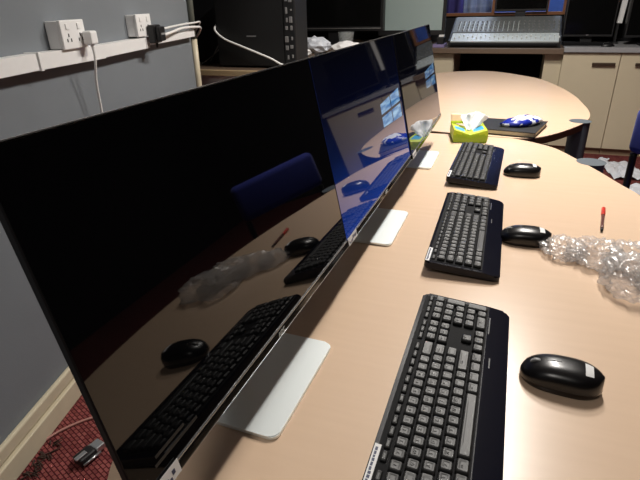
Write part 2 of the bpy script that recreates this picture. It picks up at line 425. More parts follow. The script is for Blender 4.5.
wcable('lower and thicker of two white cables running from the black adapter', [wp(1.055, .075, 1.148), wp(1.2, .062, 1.153), wp(1.4, .05, 1.165), wp(1.6, .05, 1.163), wp(1.75, .03, 1.15), wp(1.9, -.05, 1.10)], .0065)

# ------------------------------------------------------------------ tables
def smooth_outline(ctrl, n=8): return [(p.x, p.y) for p in spline(ctrl, n)]
def table(name, label, outline, posts, loc):
    t = thing(name, label, 'table', (*loc, 0))
    pts = [(x-loc[0], y-loc[1]) for x, y in outline]
    ar = sum(pts[i-1][0]*pts[i][1]-pts[i][0]*pts[i-1][1] for i in range(len(pts)))
    if ar < 0: pts.reverse()
    MB().prism(pts, TZ-.0035, TZ).build('tabletop', M['table'], t)
    MB().prism(pts, TZ-.032, TZ-.0037).build('edge_band', M['edge'], t)
    for (x, y, *ins) in posts:
        x -= loc[0]; y -= loc[1]; cx, cy = x, y
        lm = MB()
        if ins:
            x += ins[0]; y += ins[1]
            lm.lathe([(.040, 0.0205), (.040, TZ-.034)], 32, (x, y, 0)); lm.lathe([(.044, TZ-.075), (.044, TZ+.0002)], 32, (cx, cy, 0))
            lm.tube([(x, y, TZ-.055), (cx, cy, TZ-.055)], .018, 10)
        else: lm.lathe([(.044, 0.0205), (.044, .03), (.044, TZ-.06), (.044, TZ+.0002)], 32, (x, y, 0))
        leg = lm.build('leg', M['post'], t, smooth=False)
        MB().lathe([(.0485, TZ+.0003), (.049, TZ+.0006), (.047, TZ+.0009), (.030, TZ+.0011)], 40, (cx, cy, 0)).build('leg_cap', M['cap'], leg)
        MB().lathe([(.06, .0), (.06, .012), (.050, .02)], 32, (x, y, 0)).build('leg_foot', M['black_pl'], leg)
    return t
# near table: straight left edge, flat far end, bowed right edge
t1 = [(-.47, .55), (-.47, 1.0), (-.47, 1.6), (-.47, 2.250)]
o1 = t1+[(-.30, 2.2500), (.013, 2.2450)]
c = spline([(.013, 2.2450), (.060, 2.222), (.105, 2.190), (.176, 2.121), (.243, 1.985), (.303, 1.845), (.347, 1.729), (.388, 1.628), (.45, 1.40), (.485, 1.10), (.47, .80), (.40, .52), (.25, .30), (.05, .17), (-.20, .155), (-.36, .24), (-.45, .38), (-.47, .55)], 6, closed=False)
o1 += [(p.x, p.y) for p in c[1:-1]]
table('conference_table', 'long beech desk with a bowed edge in the foreground carrying the monitors', o1, [(.288, 1.962, -.10, -.05), (.33, .42), (-.40, 2.12), (-.42, .62)], (0, 1.2))
o2 = [(p.x, p.y) for p in spline([(.03, 2.2500), (.096, 2.271), (.165, 2.344), (.244, 2.470), (.325, 2.64), (.362, 2.80), (.369, 2.96), (.361, 3.10), (.337, 3.386), (.272, 3.725), (.157, 4.083), (.018, 4.28), (-.134, 4.436), (-.253, 4.482), (-.369, 4.463), (-.52, 4.38), (-.68, 4.18), (-.84, 3.8), (-.92, 3.3), (-.90, 2.9), (-.80, 2.5), (-.60, 2.318)], 6, closed=False)]
o2 += [(-.30, 2.288), (-.20, 2.270), (-.10, 2.2560)]
table('conference_table', 'oval beech table beyond the near desk, butted against its far end', o2, [(.308, 2.665), (-.80, 2.62)], (-.27, 3.35))

# ------------------------------------------------------------------ monitors
TILT = R(11.56); SH = 0.3405
def monitor(label, x, y, yaw, scr, base_dx, base_dy, SW, print_=False):
    t = thing('monitor', label, 'monitor', (x-SW/2*math.sin(yaw), y+SW/2*math.cos(yaw), TZ), (0, 0, yaw), 'monitors in a row on the near desk')
    # panel frame: a = out of screen, b = along, c = up the screen; origin at chrome line
    P = Matrix.Translation((0, 0, .120)) @ Matrix.Rotation(-TILT, 4, 'Y')
    hw = SW/2
    m = MB()
    # shell with bulge behind
    m.box(-.011, -.0012, -hw, hw, .0, SH, bev=.002, mtx=P)
    m.box(-.038, -.0112, -hw*.62, hw*.62, .03, SH*.72, bev=.010, mtx=P)
    m.build('rear_shell', M['black_pl'], t)
    me = bpy.data.meshes.new('screen'); bm = bmesh.new(); uvl = bm.loops.layers.uv.new('UVMap')
    co = [(-.001, -hw+.001, .003), (-.001, hw-.001, .003), (-.001, hw-.001, SH-.001), (-.001, -hw+.001, SH-.001)]
    fr_ = [bm.verts.new(P @ Vector(q)) for q in co]; bk = [bm.verts.new(P @ (Vector(q)-Vector((.0001, 0, 0)))) for q in co]
    f = bm.faces.new(fr_)
    for l, uvv in zip(f.loops, ((0, 0), (1, 0), (1, 1), (0, 1))): l[uvl].uv = uvv
    bm.faces.new(list(reversed(bk)))
    for i in range(4): bm.faces.new((fr_[i], bk[i], bk[(i+1) % 4], fr_[(i+1) % 4]))
    bm.to_mesh(me); bm.free(); me.materials.append(M[scr])
    link('screen', me, t)
    m = MB(); m.box(-.011, -.0004, -hw, hw, SH+.0003, SH+.0013, mtx=P)
    m.build('edge_trim', M['chrome'], t)
    MB().box(-.006, .0009, -hw, hw, .0003, .0019, mtx=P).build('chrome_strip', M['chrome'], t)
    MB().box(-.011, .0006, -hw, hw, -.0125, -.0002, bev=.002, mtx=P).build('chin', M['bezel'], t)
    bm = bmesh.new()
    T = P @ Matrix.Translation((.0009, 0.0, -.0062)) @ Matrix(((0, 0, 1, 0), (1, 0, 0, 0), (0, 1, 0, 0), (0, 0, 0, 1)))
    text_mesh('AOC', .0095, T, bm, .0002)
    me = bpy.data.meshes.new('logo'); bm.to_mesh(me); bm.free(); me.materials.append(M['silver']); link('logo', me, t)
    # sticker on the lower left corner
    st = MB().box(.0011, .0014, -hw+.002, -hw+.055, -.0118, .0045, mtx=P).build('sticker', M['paper'], t)
    m = MB(); k = -hw+.006
    for q in range(9):
        w = random.uniform(.002, .005); z0 = random.choice((-.015, -.011, -.013)); m.box(.0014, .0016, k, k+w, z0+.005, z0+random.uniform(.0085, .0125), mtx=P); k += w+.0016
    m.build('sticker_print', M['ink'], st)
    m = MB()
    for q, (a, b) in enumerate(((.030, .100), (.034, .080)) if print_ else ()):
        m.box(-.0009, -.0006, -hw+a, -hw+b, .016+q*.008, .0195+q*.008, mtx=P)
    if print_: m.build('screen_print', M['faint'], t)
    else: m.bm.free()
    # stand
    MB().prism(rrect(-.165, base_dx, -.112+base_dy, .112+base_dy, .014), .0012, .0065, bev=.0015).build('stand_base', M['silver'], t)
    nk = Matrix.Translation((-.10, base_dy*.5, .0))
    MB().box(-.016, .0, -.035, .035, .0067, .235, bev=.004, mtx=nk @ Matrix.Rotation(R(-3), 4, 'Y')).build('stand_neck', M['silver'], t)
    MB().box(-.10, -.036, -.03+base_dy*.5, .03+base_dy*.5, .18, .235, bev=.004).build('hinge', M['black_pl'], t)
    return t
monitor('nearest of the three monitors, its screen black and switched off', -.274, .231, R(-.74), 'scr_off', .030, .020, .600, True)
monitor('middle monitor of the row, its screen lit with a dark blue desktop', -.2660, .8325, 0.0, 'scr_on', .033, .040, .621)
monitor('farthest of the three monitors, beside the green tissue box', -.2625, 1.4560, R(.71), 'scr_on2', .025, .050, .634)

# ------------------------------------------------------------------ keyboards
U = .01905
key_cache = {}
def key_mesh(w, d, h, name):
    k = (round(w, 4), round(d, 4), h, name)
    if k in key_cache: return key_cache[k]
    bm = bmesh.new()
    gap = .0011; hw, hd = w/2-gap, d/2-gap; tx, ty = hd-.0019, hw-.0019      # x = depth, y = width
    nu, nv = 5, 5; V = []
    rings = [((hd, hw), 0.0), ((hd-.0006, hw-.0006), h*.55), ((tx, ty), h)]
    def ring(a, b, z): return [bm.verts.new((x, y, z)) for x, y in rrect(-a, a, -b, b, min(a, b)*.22, 3)]
    rs = [ring(a, b, z) for (a, b), z in rings]
    rs.append(ring(tx-.0012, ty-.0012, h+.0001)); rs.append(ring(tx*.45, ty*.6, h-.0007))
    n = len(rs[0])
    for a, b in zip(rs, rs[1:]):
        for i in range(n): bm.faces.new((a[i], a[(i+1) % n], b[(i+1) % n], b[i])).smooth = True
    bm.faces.new(rs[-1]); bm.faces.new(list(reversed(rs[0])))
    me = bpy.data.meshes.new(name); bm.to_mesh(me); bm.free(); me.materials.append(M['key']); key_cache[k] = me
    return me
KL, KD = .455, .158
def key_layout():
    keys = []; fk = []
    x_num = -.0455; y0 = -KL/2+.013
    def row(r, ws, legends, start=0.0):
        u = start
        for w, lg in zip(ws, legends):
            keys.append((x_num+r*U, y0+(u+w/2)*U, w*U, U, lg)); u += w
    row(0, [1]*13+[2], list('`1234567890-=')+['<-'])
    row(1, [1.5]+[1]*12+[1.5], ['Tab']+list('QWERTYUIOP[]')+['Enter'])
    row(2, [1.75]+[1]*12+[1.25], ['Caps']+list("ASDFGHJKL;'#")+[''])
    row(3, [1.25]+[1]*11+[2.75], ['Shift']+list('\\ZXCVBNM,./')+['Shift'])
    row(4, [1.25, 1.25, 1.25, 6.25, 1.25, 1.25, 1.25, 1.25], ['Ctrl', '', 'Alt', '', 'Alt', '', '', 'Ctrl'])
    un = 15.3
    row(0, [1]*3, ['Ins', 'Hm', 'Up'], un); row(1, [1]*3, ['Del', 'End', 'Dn'], un)
    row(3, [1], ['^'], un+1); row(4, [1]*3, ['<', 'v', '>'], un)
    up = 18.6
    row(0, [1]*4, ['Num', '/', '*', '-'], up); row(1, [1]*3, list('789'), up); row(2, [1]*3, list('456'), up)
    row(3, [1]*3, list('123'), up); row(4, [2, 1], ['0', '.'], up)
    keys.append((x_num+1.5*U, y0+(up+3.5)*U, U, 2*U, '+')); keys.append((x_num+3.5*U, y0+(up+3.5)*U, U, 2*U, ''))
    f = ['Esc']+['F%d' % i for i in range(1, 13)]+['', '', '']+['']*4
    us = [0]+[1.6+i*1.1 for i in range(12)]+[un, un+1, un+2]+[up+i for i in range(4)]
    for lg, u in zip(f, us): fk.append((x_num-.0165, y0+(u+.5)*U, U*1.0, .0105, lg))
    return keys, fk
leg_cache = {}
def legend_mesh(lg, w):
    if (lg, w) in leg_cache: return leg_cache[(lg, w)]
    bm = bmesh.new(); one = len(lg) == 1
    text_mesh(lg, .0062 if one else .0036, Matrix.Translation((-.001, 0 if one else -(w/2-.0065)*.3, .0064)) @ Matrix.Rotation(R(90), 4, 'Z'), bm, .0002)
    me = bpy.data.meshes.new('legend'); bm.to_mesh(me); bm.free(); me.materials.append(M['legend']); leg_cache[(lg, w)] = me
    return me
def make_keyboard(label):
    t = thing('keyboard', label, 'keyboard', group='wireless keyboards on the near desk')
    # body outline: rounded slab, front (+x, towards the user) a little bowed
    pts = []
    for x, y in rrect(-KD/2, KD/2, -KL/2, KL/2, .012, 6):
        if x > 0: x += .006*(1-(y/(KL/2))**2)*(x/(KD/2))
        pts.append((x, y))
    bm = MB(); bm.prism(pts, .002, .0165, bev=.003)
    bmesh.ops.bisect_plane(bm.bm, geom=bm.bm.verts[:]+bm.bm.edges[:]+bm.bm.faces[:], plane_co=(.043, 0, 0), plane_no=(1, 0, 0))
    for v in bm.bm.verts:                                 # the palm edge slopes down to the desk
        if v.co.x > .0435 and v.co.z > .008: v.co.z -= (v.co.x-.043)*.10
    bm.build('body', M['gloss_black'], t)
    MB().prism([(x*.985, y*.993) for x, y in pts], .0, .0018).build('underside', M['mouse_side'], t)
    MB().prism(rrect(-.073, .0415, -KL/2+.009, KL/2-.009, .004), .0166, .0171).build('key_well', M['black_matte'], t)
    ks, fs = key_layout()
    for x, y, w, d, lg in ks:
        k = link('key', key_mesh(w, d, .0065, 'key'), t, (x, y, .0172))
        if lg: link('legend', legend_mesh(lg, w), k)
    for x, y, w, d, lg in fs: link('function_key', key_mesh(w, d, .0035, 'function_key'), t, (x, y, .0172))
    for s in (-1, 1):
        MB().box(-.072, -.060, s*.19-.012, s*.19+.012, -.0122, -.0002, bev=.002).build('foot', M['black_pl'], t)
    st = MB().box(-.0775, -.0690, -.222, -.158, .0167, .0174).build('sticker', M['paper'], t)
    m = MB(); k = -.218
    for q in range(9):
        w = random.uniform(.003, .006); m.box(-.0755, -.0755+random.uniform(.002, .0045), k, k+w, .0174, .0176); k += w+.0012
    m.build('sticker_print', M['ink'], st)
    MB().box(.050, .052, .05, .075, .0158, .01605).build('palm_badge', M['faint'], t)
    MB().box(.0445, .0465, .14, .19, .0164, .0169).build('status_lights', M['faint'], t)
    return t
KT = R(4.6)
def place_kb(t, x, y, yaw):
    t.location = (x, y, TZ+.0075); t.rotation_euler = (0, KT, yaw)
kb = make_keyboard('nearest black keyboard, cut off by the lower edge of the picture')
place_kb(kb, -.034, .614, R(.55))
for lab, x, y, yaw in (('middle black keyboard of the three, in front of the blue-lit monitor', -.064, 1.197, R(1.3)),
                       ('farthest black keyboard, beside the green tissue box', -.091, 1.785, R(-.45))):
    k = copy_tree(kb); k['label'] = lab; place_kb(k, x, y, yaw)

# ------------------------------------------------------------------ mice
def make_mouse(label):
    t = thing('computer_mouse', label, 'mouse', group='wireless mice on the near desk')
    L = .116
    def wid(s): return .0345*(max(0, 1-abs(2*s-1)**3.2))**.5*(0.93+.10*s)
    def top(s): return .010+.029*(max(0, 1-abs((s-.56)/.565)**2.5))**.6
    def shell(u, v):
        s = .004+.992*v; a = math.pi*u
        w = wid(s); h = top(s)-.011
        ca, sa = math.cos(a), math.sin(a)
        return (-L/2+L*s, -w*abs(ca)**.75*(1 if ca > 0 else -1), .011+h*abs(sa)**.8)
    m = MB(); V = m.grid(shell, 25, 33); m.build('shell', M['mouse_top'], t)
    pts = []
    for k in range(40):
        s = .004+.992*k/39; pts.append((-L/2+L*s, -wid(s)))
    for k in range(40):
        s = .004+.992*(1-k/39); pts.append((-L/2+L*s, wid(s)))
    pts2 = []
    for p in pts:
        if not pts2 or (Vector(p)-Vector(pts2[-1])).length > 1e-5: pts2.append(p)
    m = MB()
    def skirt(u, v):
        n = len(pts2); x, y = pts2[int(u*n) % n]; k = (1.0, 1.01, .94)[int(round(v*2))]
        return (x*k, y*k, (.0112, .006, .0012)[int(round(v*2))])
    m.grid(skirt, len(pts2), 3, closed_u=True)
    m.bm.faces.new([m.bm.verts.new((x*.94, y*.94, .0010)) for x, y in pts2])
    m.build('skirt', M['mouse_side'], t)
    zt = top(.17)
    MB().lathe([(.0088, -.0035), (.010, -.0025), (.010, .0025), (.0088, .0035)], 24, mtx=Matrix.Translation((-L/2+L*.19, 0, zt-.0062)) @ Matrix.Rotation(R(90), 4, 'X')).build('scroll_wheel', M['grey_pl'], t)
    m = MB(); m.tube([(-L/2+L*s, 0, top(s)+.00005) for s in (.30, .36, .42, .48)], .0006, 6); m.build('button_seam', M['black_pl'], t)
    m = MB()
    def pad(u, v):
        s = .76+.10*v; a = math.pi*(.36+.22*u); w = wid(s); h = top(s)-.011; ca, sa = math.cos(a), math.sin(a)
        return (-L/2+L*s, -w*abs(ca)**.75*(1 if ca > 0 else -1), .0115+h*abs(sa)**.8)
    m.grid(pad, 8, 6); m.build('sticker', M['paper'], t)
    return t
ms = make_mouse('nearest black mouse, beside the keyboard at the lower edge')
ms.location = (.122, .690, TZ); ms.rotation_euler = (0, 0, R(-3))
for lab, x, y, yaw in (('middle black mouse, touching the crumpled clear plastic', .068, 1.200, R(3)), ('farthest black mouse, beyond the red pen', .056, 1.738, R(5))):
    k = copy_tree(ms); k['label'] = lab; k.location = (x, y, TZ); k.rotation_euler = (0, 0, yaw)

# ------------------------------------------------------------------ loose items on the tables
def crumple(m, c, rx, ry, rz, seed, amp=.5, sub=4, freq=9):
    r = bmesh.ops.create_icosphere(m.bm, subdivisions=sub, radius=1.0)
    off = Vector((seed*3.1, seed*1.7, seed*.9))
    for v in r['verts']:
        p = v.co.copy()
        n1 = abs(noise.noise(p*1.3+off)); n2 = abs(noise.noise(p*2.9+off)); n3 = abs(noise.noise(p*5.0+off))
        k = 1-amp*(1.1*n1+.9*n2+.55*n3)
        q = p*k
        z = c[2]+rz*q.z
        v.co = Vector((c[0]+rx*q.x, c[1]+ry*q.y, z))
    zmin = c[2]
    for v in r['verts']:
        if v.co.z < TZ+.0015: v.co.z = TZ+.0015+abs(noise.noise(v.co*60))*.004
    for v in r['verts']:
        for f in v.link_faces: f.material_index = m.mi
m = MB()
crumple(m, (.150, 1.160, TZ+.012), .060, .062, .030, 1, .42, 5)
crumple(m, (.215, 1.150, TZ+.014), .075, .080, .040, 2, .45, 5)
crumple(m, (.300, 1.130, TZ+.018), .085, .085, .044, 3, .42, 5)
crumple(m, (.272, 1.040, TZ+.022), .072, .085, .050, 4, .36, 5)
crumple(m, (.350, 1.050, TZ+.018), .085, .085, .046, 5, .42, 5)
for f in m.bm.faces: f.smooth = True
tag(m.build('plastic_bag', M['film']), 'crumpled clear plastic bag lying behind the middle mouse', 'bag')

pn = thing('pen', 'small pen with a red cap lying on the desk beyond the crumpled plastic', 'pen', (.260, 1.395, TZ+.0052), (0, 0, R(-8)))
MB().tube([(0, .028, 0), (0, -.055, 0), (0, -.070, 0)], [.0042, .0042, .003], 12).build('barrel', M['pen_body'], pn)
MB().tube([(0, .028, 0), (0, .030, 0), (0, .082, 0), (0, .086, 0)], [.0045, .0052, .0052, .003], 12).build('cap', M['red'], pn)
MB().tube([(0, -.070, 0), (0, -.082, 0)], [.0036, .0028], 10).build('tip', M['black_pl'], pn)

# tissue box
tb = thing('tissue_box', 'lime green tissue box with white tissue sticking up on the table join', 'tissue box', (-.163, 2.190, TZ), (0, 0, R(12)))
BX, BY, BZ = .066, .072, .052
m = MB()
def box_pt(u, v):
    a = u*4; i = int(a) % 4; f = a-int(a)
    c = [(-BX, -BY), (BX, -BY), (BX, BY), (-BX, BY)]
    x = c[i][0]*(1-f)+c[(i+1) % 4][0]*f; y = c[i][1]*(1-f)+c[(i+1) % 4][1]*f
    dip = .020*(1-abs(x)/BX) if i in (0, 2) else 0              # top edges sag to the middle
    return (x*(1+.05*math.sin(v*3.1)), y*(1+.05*math.sin(v*3.1)), .0012+v*(BZ-dip))
m.grid(box_pt, 48, 9, smooth=False, closed_u=True)
for f in m.bm.faces:
    cc = f.calc_center_median(); f.material_index = 1 if cc.z > .034 and abs(cc.x) < BX*1.2 and cc.y < 0 else 0
m.bm.faces.new([m.bm.verts.new((x, y, .0012)) for x, y in ((-BX, -BY), (BX, -BY), (BX, BY), (-BX, BY))])
m.build('carton', [M['green'], M['lime']], tb)
def lid(u, v): return (BX*(2*u-1), BY*(2*v-1), BZ-.020*(1-abs(2*u-1))*1.0+.0005)
m = MB(); m.grid(lid, 17, 13)
for f in m.bm.faces:
    cc = f.calc_center_median()
    f.material_index = 1 if (abs(cc.x) > .016 and -.035 < cc.y < .025 and abs(cc.x) < .060) else 0
o = m.build('lid', [M['lime'], M['cyan']], tb); md = o.modifiers.new('s', 'SOLIDIFY'); md.thickness = .0012
# the torn-up rear flap of the lid
m = MB()
def flp(u, v): return (-.070+.075*u, .055+.010*math.sin(3*u)+.020*v, .050+.040*v*(1-.25*u*u))
m.grid(flp, 10, 8)
for f in m.bm.faces: f.material_index = 1 if f.calc_center_median().z < .062 else 0
o = m.build('pack_flap', [M['peach'], M['lime']], tb); md = o.modifiers.new('s', 'SOLIDIFY'); md.thickness = .001
# tissue: a pleated white sheet fanning upwards
m = MB()
def ts(u, v):
    x = (u-.5)*(.030+.090*v)+.020*v; fold = math.sin(u*13)*.012*v+.006*noise.noise(Vector((u*6, v*4, 3)))
    return (.008+x, .0+fold+.055*v, 0.036+.066*v*(1-.30*abs(2*u-1)**1.5)+.006*noise.noise(Vector((u*8, 2, v*3))))
m.grid(ts, 44, 14); o = m.build('tissue', M['tissue'], tb); md = o.modifiers.new('s', 'SOLIDIFY'); md.thickness = .0008

nb = thing('notebook', 'black covered notebook on the oval table beside the tissue box', 'notebook', (.012, 2.392, TZ), (0, 0, R(-3)))
MB().prism([(-.122, -.106), (.096, -.128), (.140, .126), (-.142, .122)], .0005, .004).build('back_cover', M['book'], nb)
MB().prism([(-.118, -.102), (.093, -.124), (.135, .122), (-.138, .118)], .0042, .020).build('pages', M['pages'], nb)
MB().prism([(-.122, -.106), (.096, -.128), (.140, .126), (-.142, .122)], .0202, .0235, bev=.001).build('front_cover', M['book'], nb)
# blue and white packet on the notebook
m = MB()
def pk(u, v):
    x = -.085+.19*u; w = .052*math.sin(math.pi*min(max(u, .02), .98))**.6+.004; a = 2*math.pi*v
    n = noise.noise(Vector((x*34, v*5, 2)))
    return (x+.01*math.sin(a), w*math.cos(a)+.035*(u-.5)+.006*n, .012+max(-.0115, .026*math.sin(a)*(math.sin(math.pi*u)**.5)*(1+.5*n)))
V = m.grid(pk, 40, 25)
for f in m.bm.faces:
    cc = f.calc_center_median(); s = noise.noise(Vector((cc.x*14, cc.y*55, cc.z*20)))+.25*math.sin((cc.y*110)-(cc.x*25))
    f.material_index = 0 if s > .06 else 1
o = m.build('plastic_packet', [M['blue_pl'], M['white_gl']], None, (.035, 2.405, TZ+.0242), (0, 0, R(24)))
tag(o, 'crumpled blue and white plastic packet lying on the black notebook', 'packet')

# ------------------------------------------------------------------ floor by the left wall
cn = thing('cable_connector', 'black and silver cable connector lying on the red carpet by the wall', 'connector', (-1.098, .792, 0.0), (0, 0, R(80)))
MB().box(-.045, .012, -.022, .022, .002, .030, bev=.007).build('housing', M['black_pl'], cn)
MB().box(.0122, .045, -.019, .019, .005, .027, bev=.004).build('metal_shell', M['steel'], cn)
MB().box(-.050, -.012, -.012, .004, .0302, .036, bev=.002).build('clip', M['steel'], cn)
for s in (-1, 1):
    MB().tube([(-.04, s*.026, .014), (.02, s*.026, .014)], .0042, 10).build('thumbscrew', M['steel'], cn)
tag(MB().tube(spline([(-1.45, .50, .005), (-1.31, .70, .005), (-1.27, .83, .005), (-1.20, .925, .005), (-1.08, 1.00, .005), (-.90, 1.15, .005)], 8, closed=False), .0045, 6).build('cord', M['pinkcord']),
    'thin faded pink cord lying across the red carpet', 'cord')
m = MB()
for i in range(46):
    q = -.42+.20*random.random(); b = wp(q, .036+random.uniform(0, .05)*random.random(), .003)
    m.tube([b, b+WN*random.uniform(.01, .035)+WD*random.uniform(-.03, .03)+Vector((0, 0, random.uniform(.001, .008)))], [.0035, .0012], 5)
tag(m.build('frayed_carpet_edge', M['debris']), 'dark frayed strip of carpet edge along the cream skirting board', 'carpet edge', kind='stuff')

# ------------------------------------------------------------------ back counter
def cab_unit(label, x0, x1, hoff=None, y=5.04):
    t = thing('cabinet', label, 'cabinet', ((x0+x1)/2, y+.3, 0), group='cream cabinets under the back worktop')
    w = (x1-x0)/2-.0006
    MB().box(-w, w, -.278, .30, .06, .846).build('carcass', M['cabinet'], t)
    MB().box(-w, w, -.262, .30, .0, .0595).build('plinth', M['plinth'], t)
    d = MB().box(-w+.0015, w-.0015, -.30, -.2785, .063, .842, bev=.0015).build('door', M['cabinet'], t)
    hx = w-.115 if hoff is None else hoff
    hm = MB(); hm.box(hx-.085, hx+.085, -.328, -.316, .746, .770, bev=.003); hm.box(hx-.078, hx-.066, -.316, -.3002, .752, .764); hm.box(hx+.066, hx+.078, -.316, -.3002, .752, .764)
    hm.build('handle', M['handle'], d)
    return t
cab_unit('cream cabinet with a bronze bar handle right of the kneehole', .335, .762)
cab_unit('cream cabinet second from the kneehole, cut off by the right picture edge', .764, 1.38, -.115)
t = thing('cabinet', 'cream filler cabinet panel between the kneehole and the door with a handle', 'cabinet', (.265, 5.36, 0), group='cream cabinets under the back worktop')
MB().box(-.066, .069, -.28, .28, .06, .83).build('carcass', M['cabinet'], t); MB().box(-.066, .069, -.262, .28, 0, .0595).build('plinth', M['plinth'], t)
t = thing('cabinet', 'cream cabinet end left of the dark kneehole, beside the farthest monitor', 'cabinet', (-.90, 5.36, 0), group='cream cabinets under the back worktop')
MB().box(-.345, .345, -.28, .28, .06, .83).build('carcass', M['cabinet'], t); MB().box(-.345, .345, -.262, .28, 0, .0595).build('plinth', M['plinth'], t)
MB().box(-.340, .340, -.30, -.2805, .063, .826, bev=.0015).build('door', M['cabinet'], t)
tag(MB().box(.333, 1.40, 5.01, 5.715, .848, .886, bev=.003).build('worktop', M['worktop']), 'grey worktop on the cream cabinets at the back right', 'worktop')
tag(MB().box(-1.27, .3325, 4.99, 5.715, .834, .878, bev=.003).build('worktop', M['worktop_br']), 'brown worktop carrying the mixing desk over the kneehole', 'worktop')
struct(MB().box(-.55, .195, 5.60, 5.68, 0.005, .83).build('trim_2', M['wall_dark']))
# dark computer in the kneehole
t = thing('computer_tower', 'black computer tower standing in the dark kneehole under the mixing desk', 'computer', (.06, 5.38, 0))
MB().box(-.09, .09, -.2, .2, .004, .44, bev=.004).build('case', M['case'], t); MB().box(-.09, .09, -.222, -.2005, .004, .44, bev=.006).build('front_bezel', M['black_pl'], t)
MB().box(-.05, .05, -.224, -.2222, .36, .38).build('drive_slot', M['grey_pl'], t)

# mixing console
mc = thing('mixing_desk', 'long grey mixing desk with faders on the brown worktop under the window', 'mixing desk', (-.156, 5.06, .878))
CX = .446
MB().box(-CX, CX, .0, .50, .002, .042, bev=.004).build('chassis', M['black_pl'], mc)
MB().box(-CX+.01, CX-.01, -.02, .006, .010, .034, bev=.010).build('arm_rest', M['black_matte'], mc)
sl = Matrix.Translation((0, .0, .043)) @ Matrix.Rotation(R(20), 4, 'X')
fp = MB().box(-CX+.004, CX-.004, .002, .17, 0, .008, mtx=sl).build('fader_panel', M['console_lt'], mc)
sl2 = Matrix.Translation((0, .165, .108)) @ Matrix.Rotation(R(23), 4, 'X')
kp = MB().box(-CX, CX, .0, .30, -.004, .008, mtx=sl2).build('channel_panel', M['console'], mc)
MB().box(-CX, CX, .17, .43, .043, .10).build('rear_body', M['console'], mc)
for s in (-1, 1): MB().prism([(0, 0), (.44, 0), (.44, .225), (.16, .11), (0, .05)], 0, .012, mtx=Matrix.Translation((s*(CX+.0065)-.006, 0.0, .003)) @ Matrix(((0, 0, 1, 0), (1, 0, 0, 0), (0, 1, 0, 0), (0, 0, 0, 1)))).build('end_cheek', M['black_pl'], mc)
for i in range(24):
    x = -CX+.035+i*.0372
    y = .05+.06*((i*7) % 5)/5
    MB().box(x-.006, x+.006, y, y+.022, .0085, .020, bev=.002, mtx=sl).build('fader_cap', M['grey_btn'], mc)
m = MB()
for i in range(24):
    x = -CX+.035+i*.0372; m.box(x-.0008, x+.0008, .03, .155, .0082, .0086, mtx=sl)
m.build('fader_slots', M['grey_pl'], fp)
for i in range(13):
    x = -CX+.05+i*.042; MB().box(x-.0025, x+.0025, .02, .20, .0082, .012, mtx=sl2).build('channel_strip', M['console_lt'], mc)
for i in range(22):
    x = -CX+.03+i*.0400
    for j in range(4): MB().lathe([(.006, .0), (.005, .009)], 10, (x+.012, .03+j*.055, .0084), mtx=sl2).build('knob', M['grey_pl'], mc)
# flat screen behind the mixing desk
def flat_screen(name, label, cat, c, w, h, zb, d=.05, yaw=0, scrm='bezel', frame='black_pl', bez=.02, base_z=None, silver=False, base_w=None, base_d=.12):
    t = thing(name, label, cat, (*c, base_z), (0, 0, yaw))
    z0 = zb-base_z
    MB().box(-w/2, w/2, 0, d, z0, z0+h, bev=.005).build('housing', M[frame], t)
    MB().box(-w/2+bez, w/2-bez, -.002, -.0003, z0+bez*1.6, z0+h-bez, bev=0).build('screen', M[scrm], t)
    bw = base_w or w*.55
    MB().prism(rrect(-bw/2, bw/2, -min(base_d, .09), base_d, .02), 0.001, .016, bev=.004).build('stand_base', M[frame], t)
    MB().box(-.045, .045, d*.3, d*.9, .0165, z0+.05).build('stand_neck', M[frame], t)
    if silver: MB().box(-w/2+.02, w/2-.02, -.004, -.0005, z0+.02, z0+.028).build('silver_strip', M['chrome'], t)
    return t
flat_screen('flat_screen', 'black flat screen standing behind the mixing desk before the window', 'screen', (-.05, 5.63), .46, .40, 1.15, .04, base_z=.879, bez=.012, base_d=.05)
tv = flat_screen('television', 'black television on the grey worktop right of the mixing desk', 'television', (.512, 5.30), .39, .42, .948, .12, base_z=.887, bez=.012, base_w=.36)
m = MB(); m.box(-.012, .012, -.0035, -.0004, .073, .080); m.build('badge', M['chrome'], tv)
m = MB(); m.box(-.185, .185, -.13, -.095, .001, .028, bev=.006); m.build('front_bar', M['black_matte'], tv)
flat_screen('television', 'black screen at the right picture edge on the grey worktop', 'television', (1.035, 5.25), .50, .42, .945, .10, base_z=.887, bez=.012)
t = thing('computer_mouse', 'small black and silver mouse on the grey worktop below the televisions', 'mouse', (.66, 5.10, .886), (0, 0, R(20)))
m = MB(); m.grid(lambda u, v: ((-.05+.1*v), .03*math.cos(math.pi*u)*math.sin(math.pi*(.03+.94*v))**.6, .001+.03*math.sin(math.pi*u)*math.sin(math.pi*(.03+.94*v))**.5), 15, 15); m.build('shell', M['black_pl'], t)
m = MB(); m.grid(lambda u, v: ((-.02+.05*v), .012*(2*u-1), .0345-.004*abs(2*v-1)), 5, 5); m.build('silver_panel', M['chrome'], t)
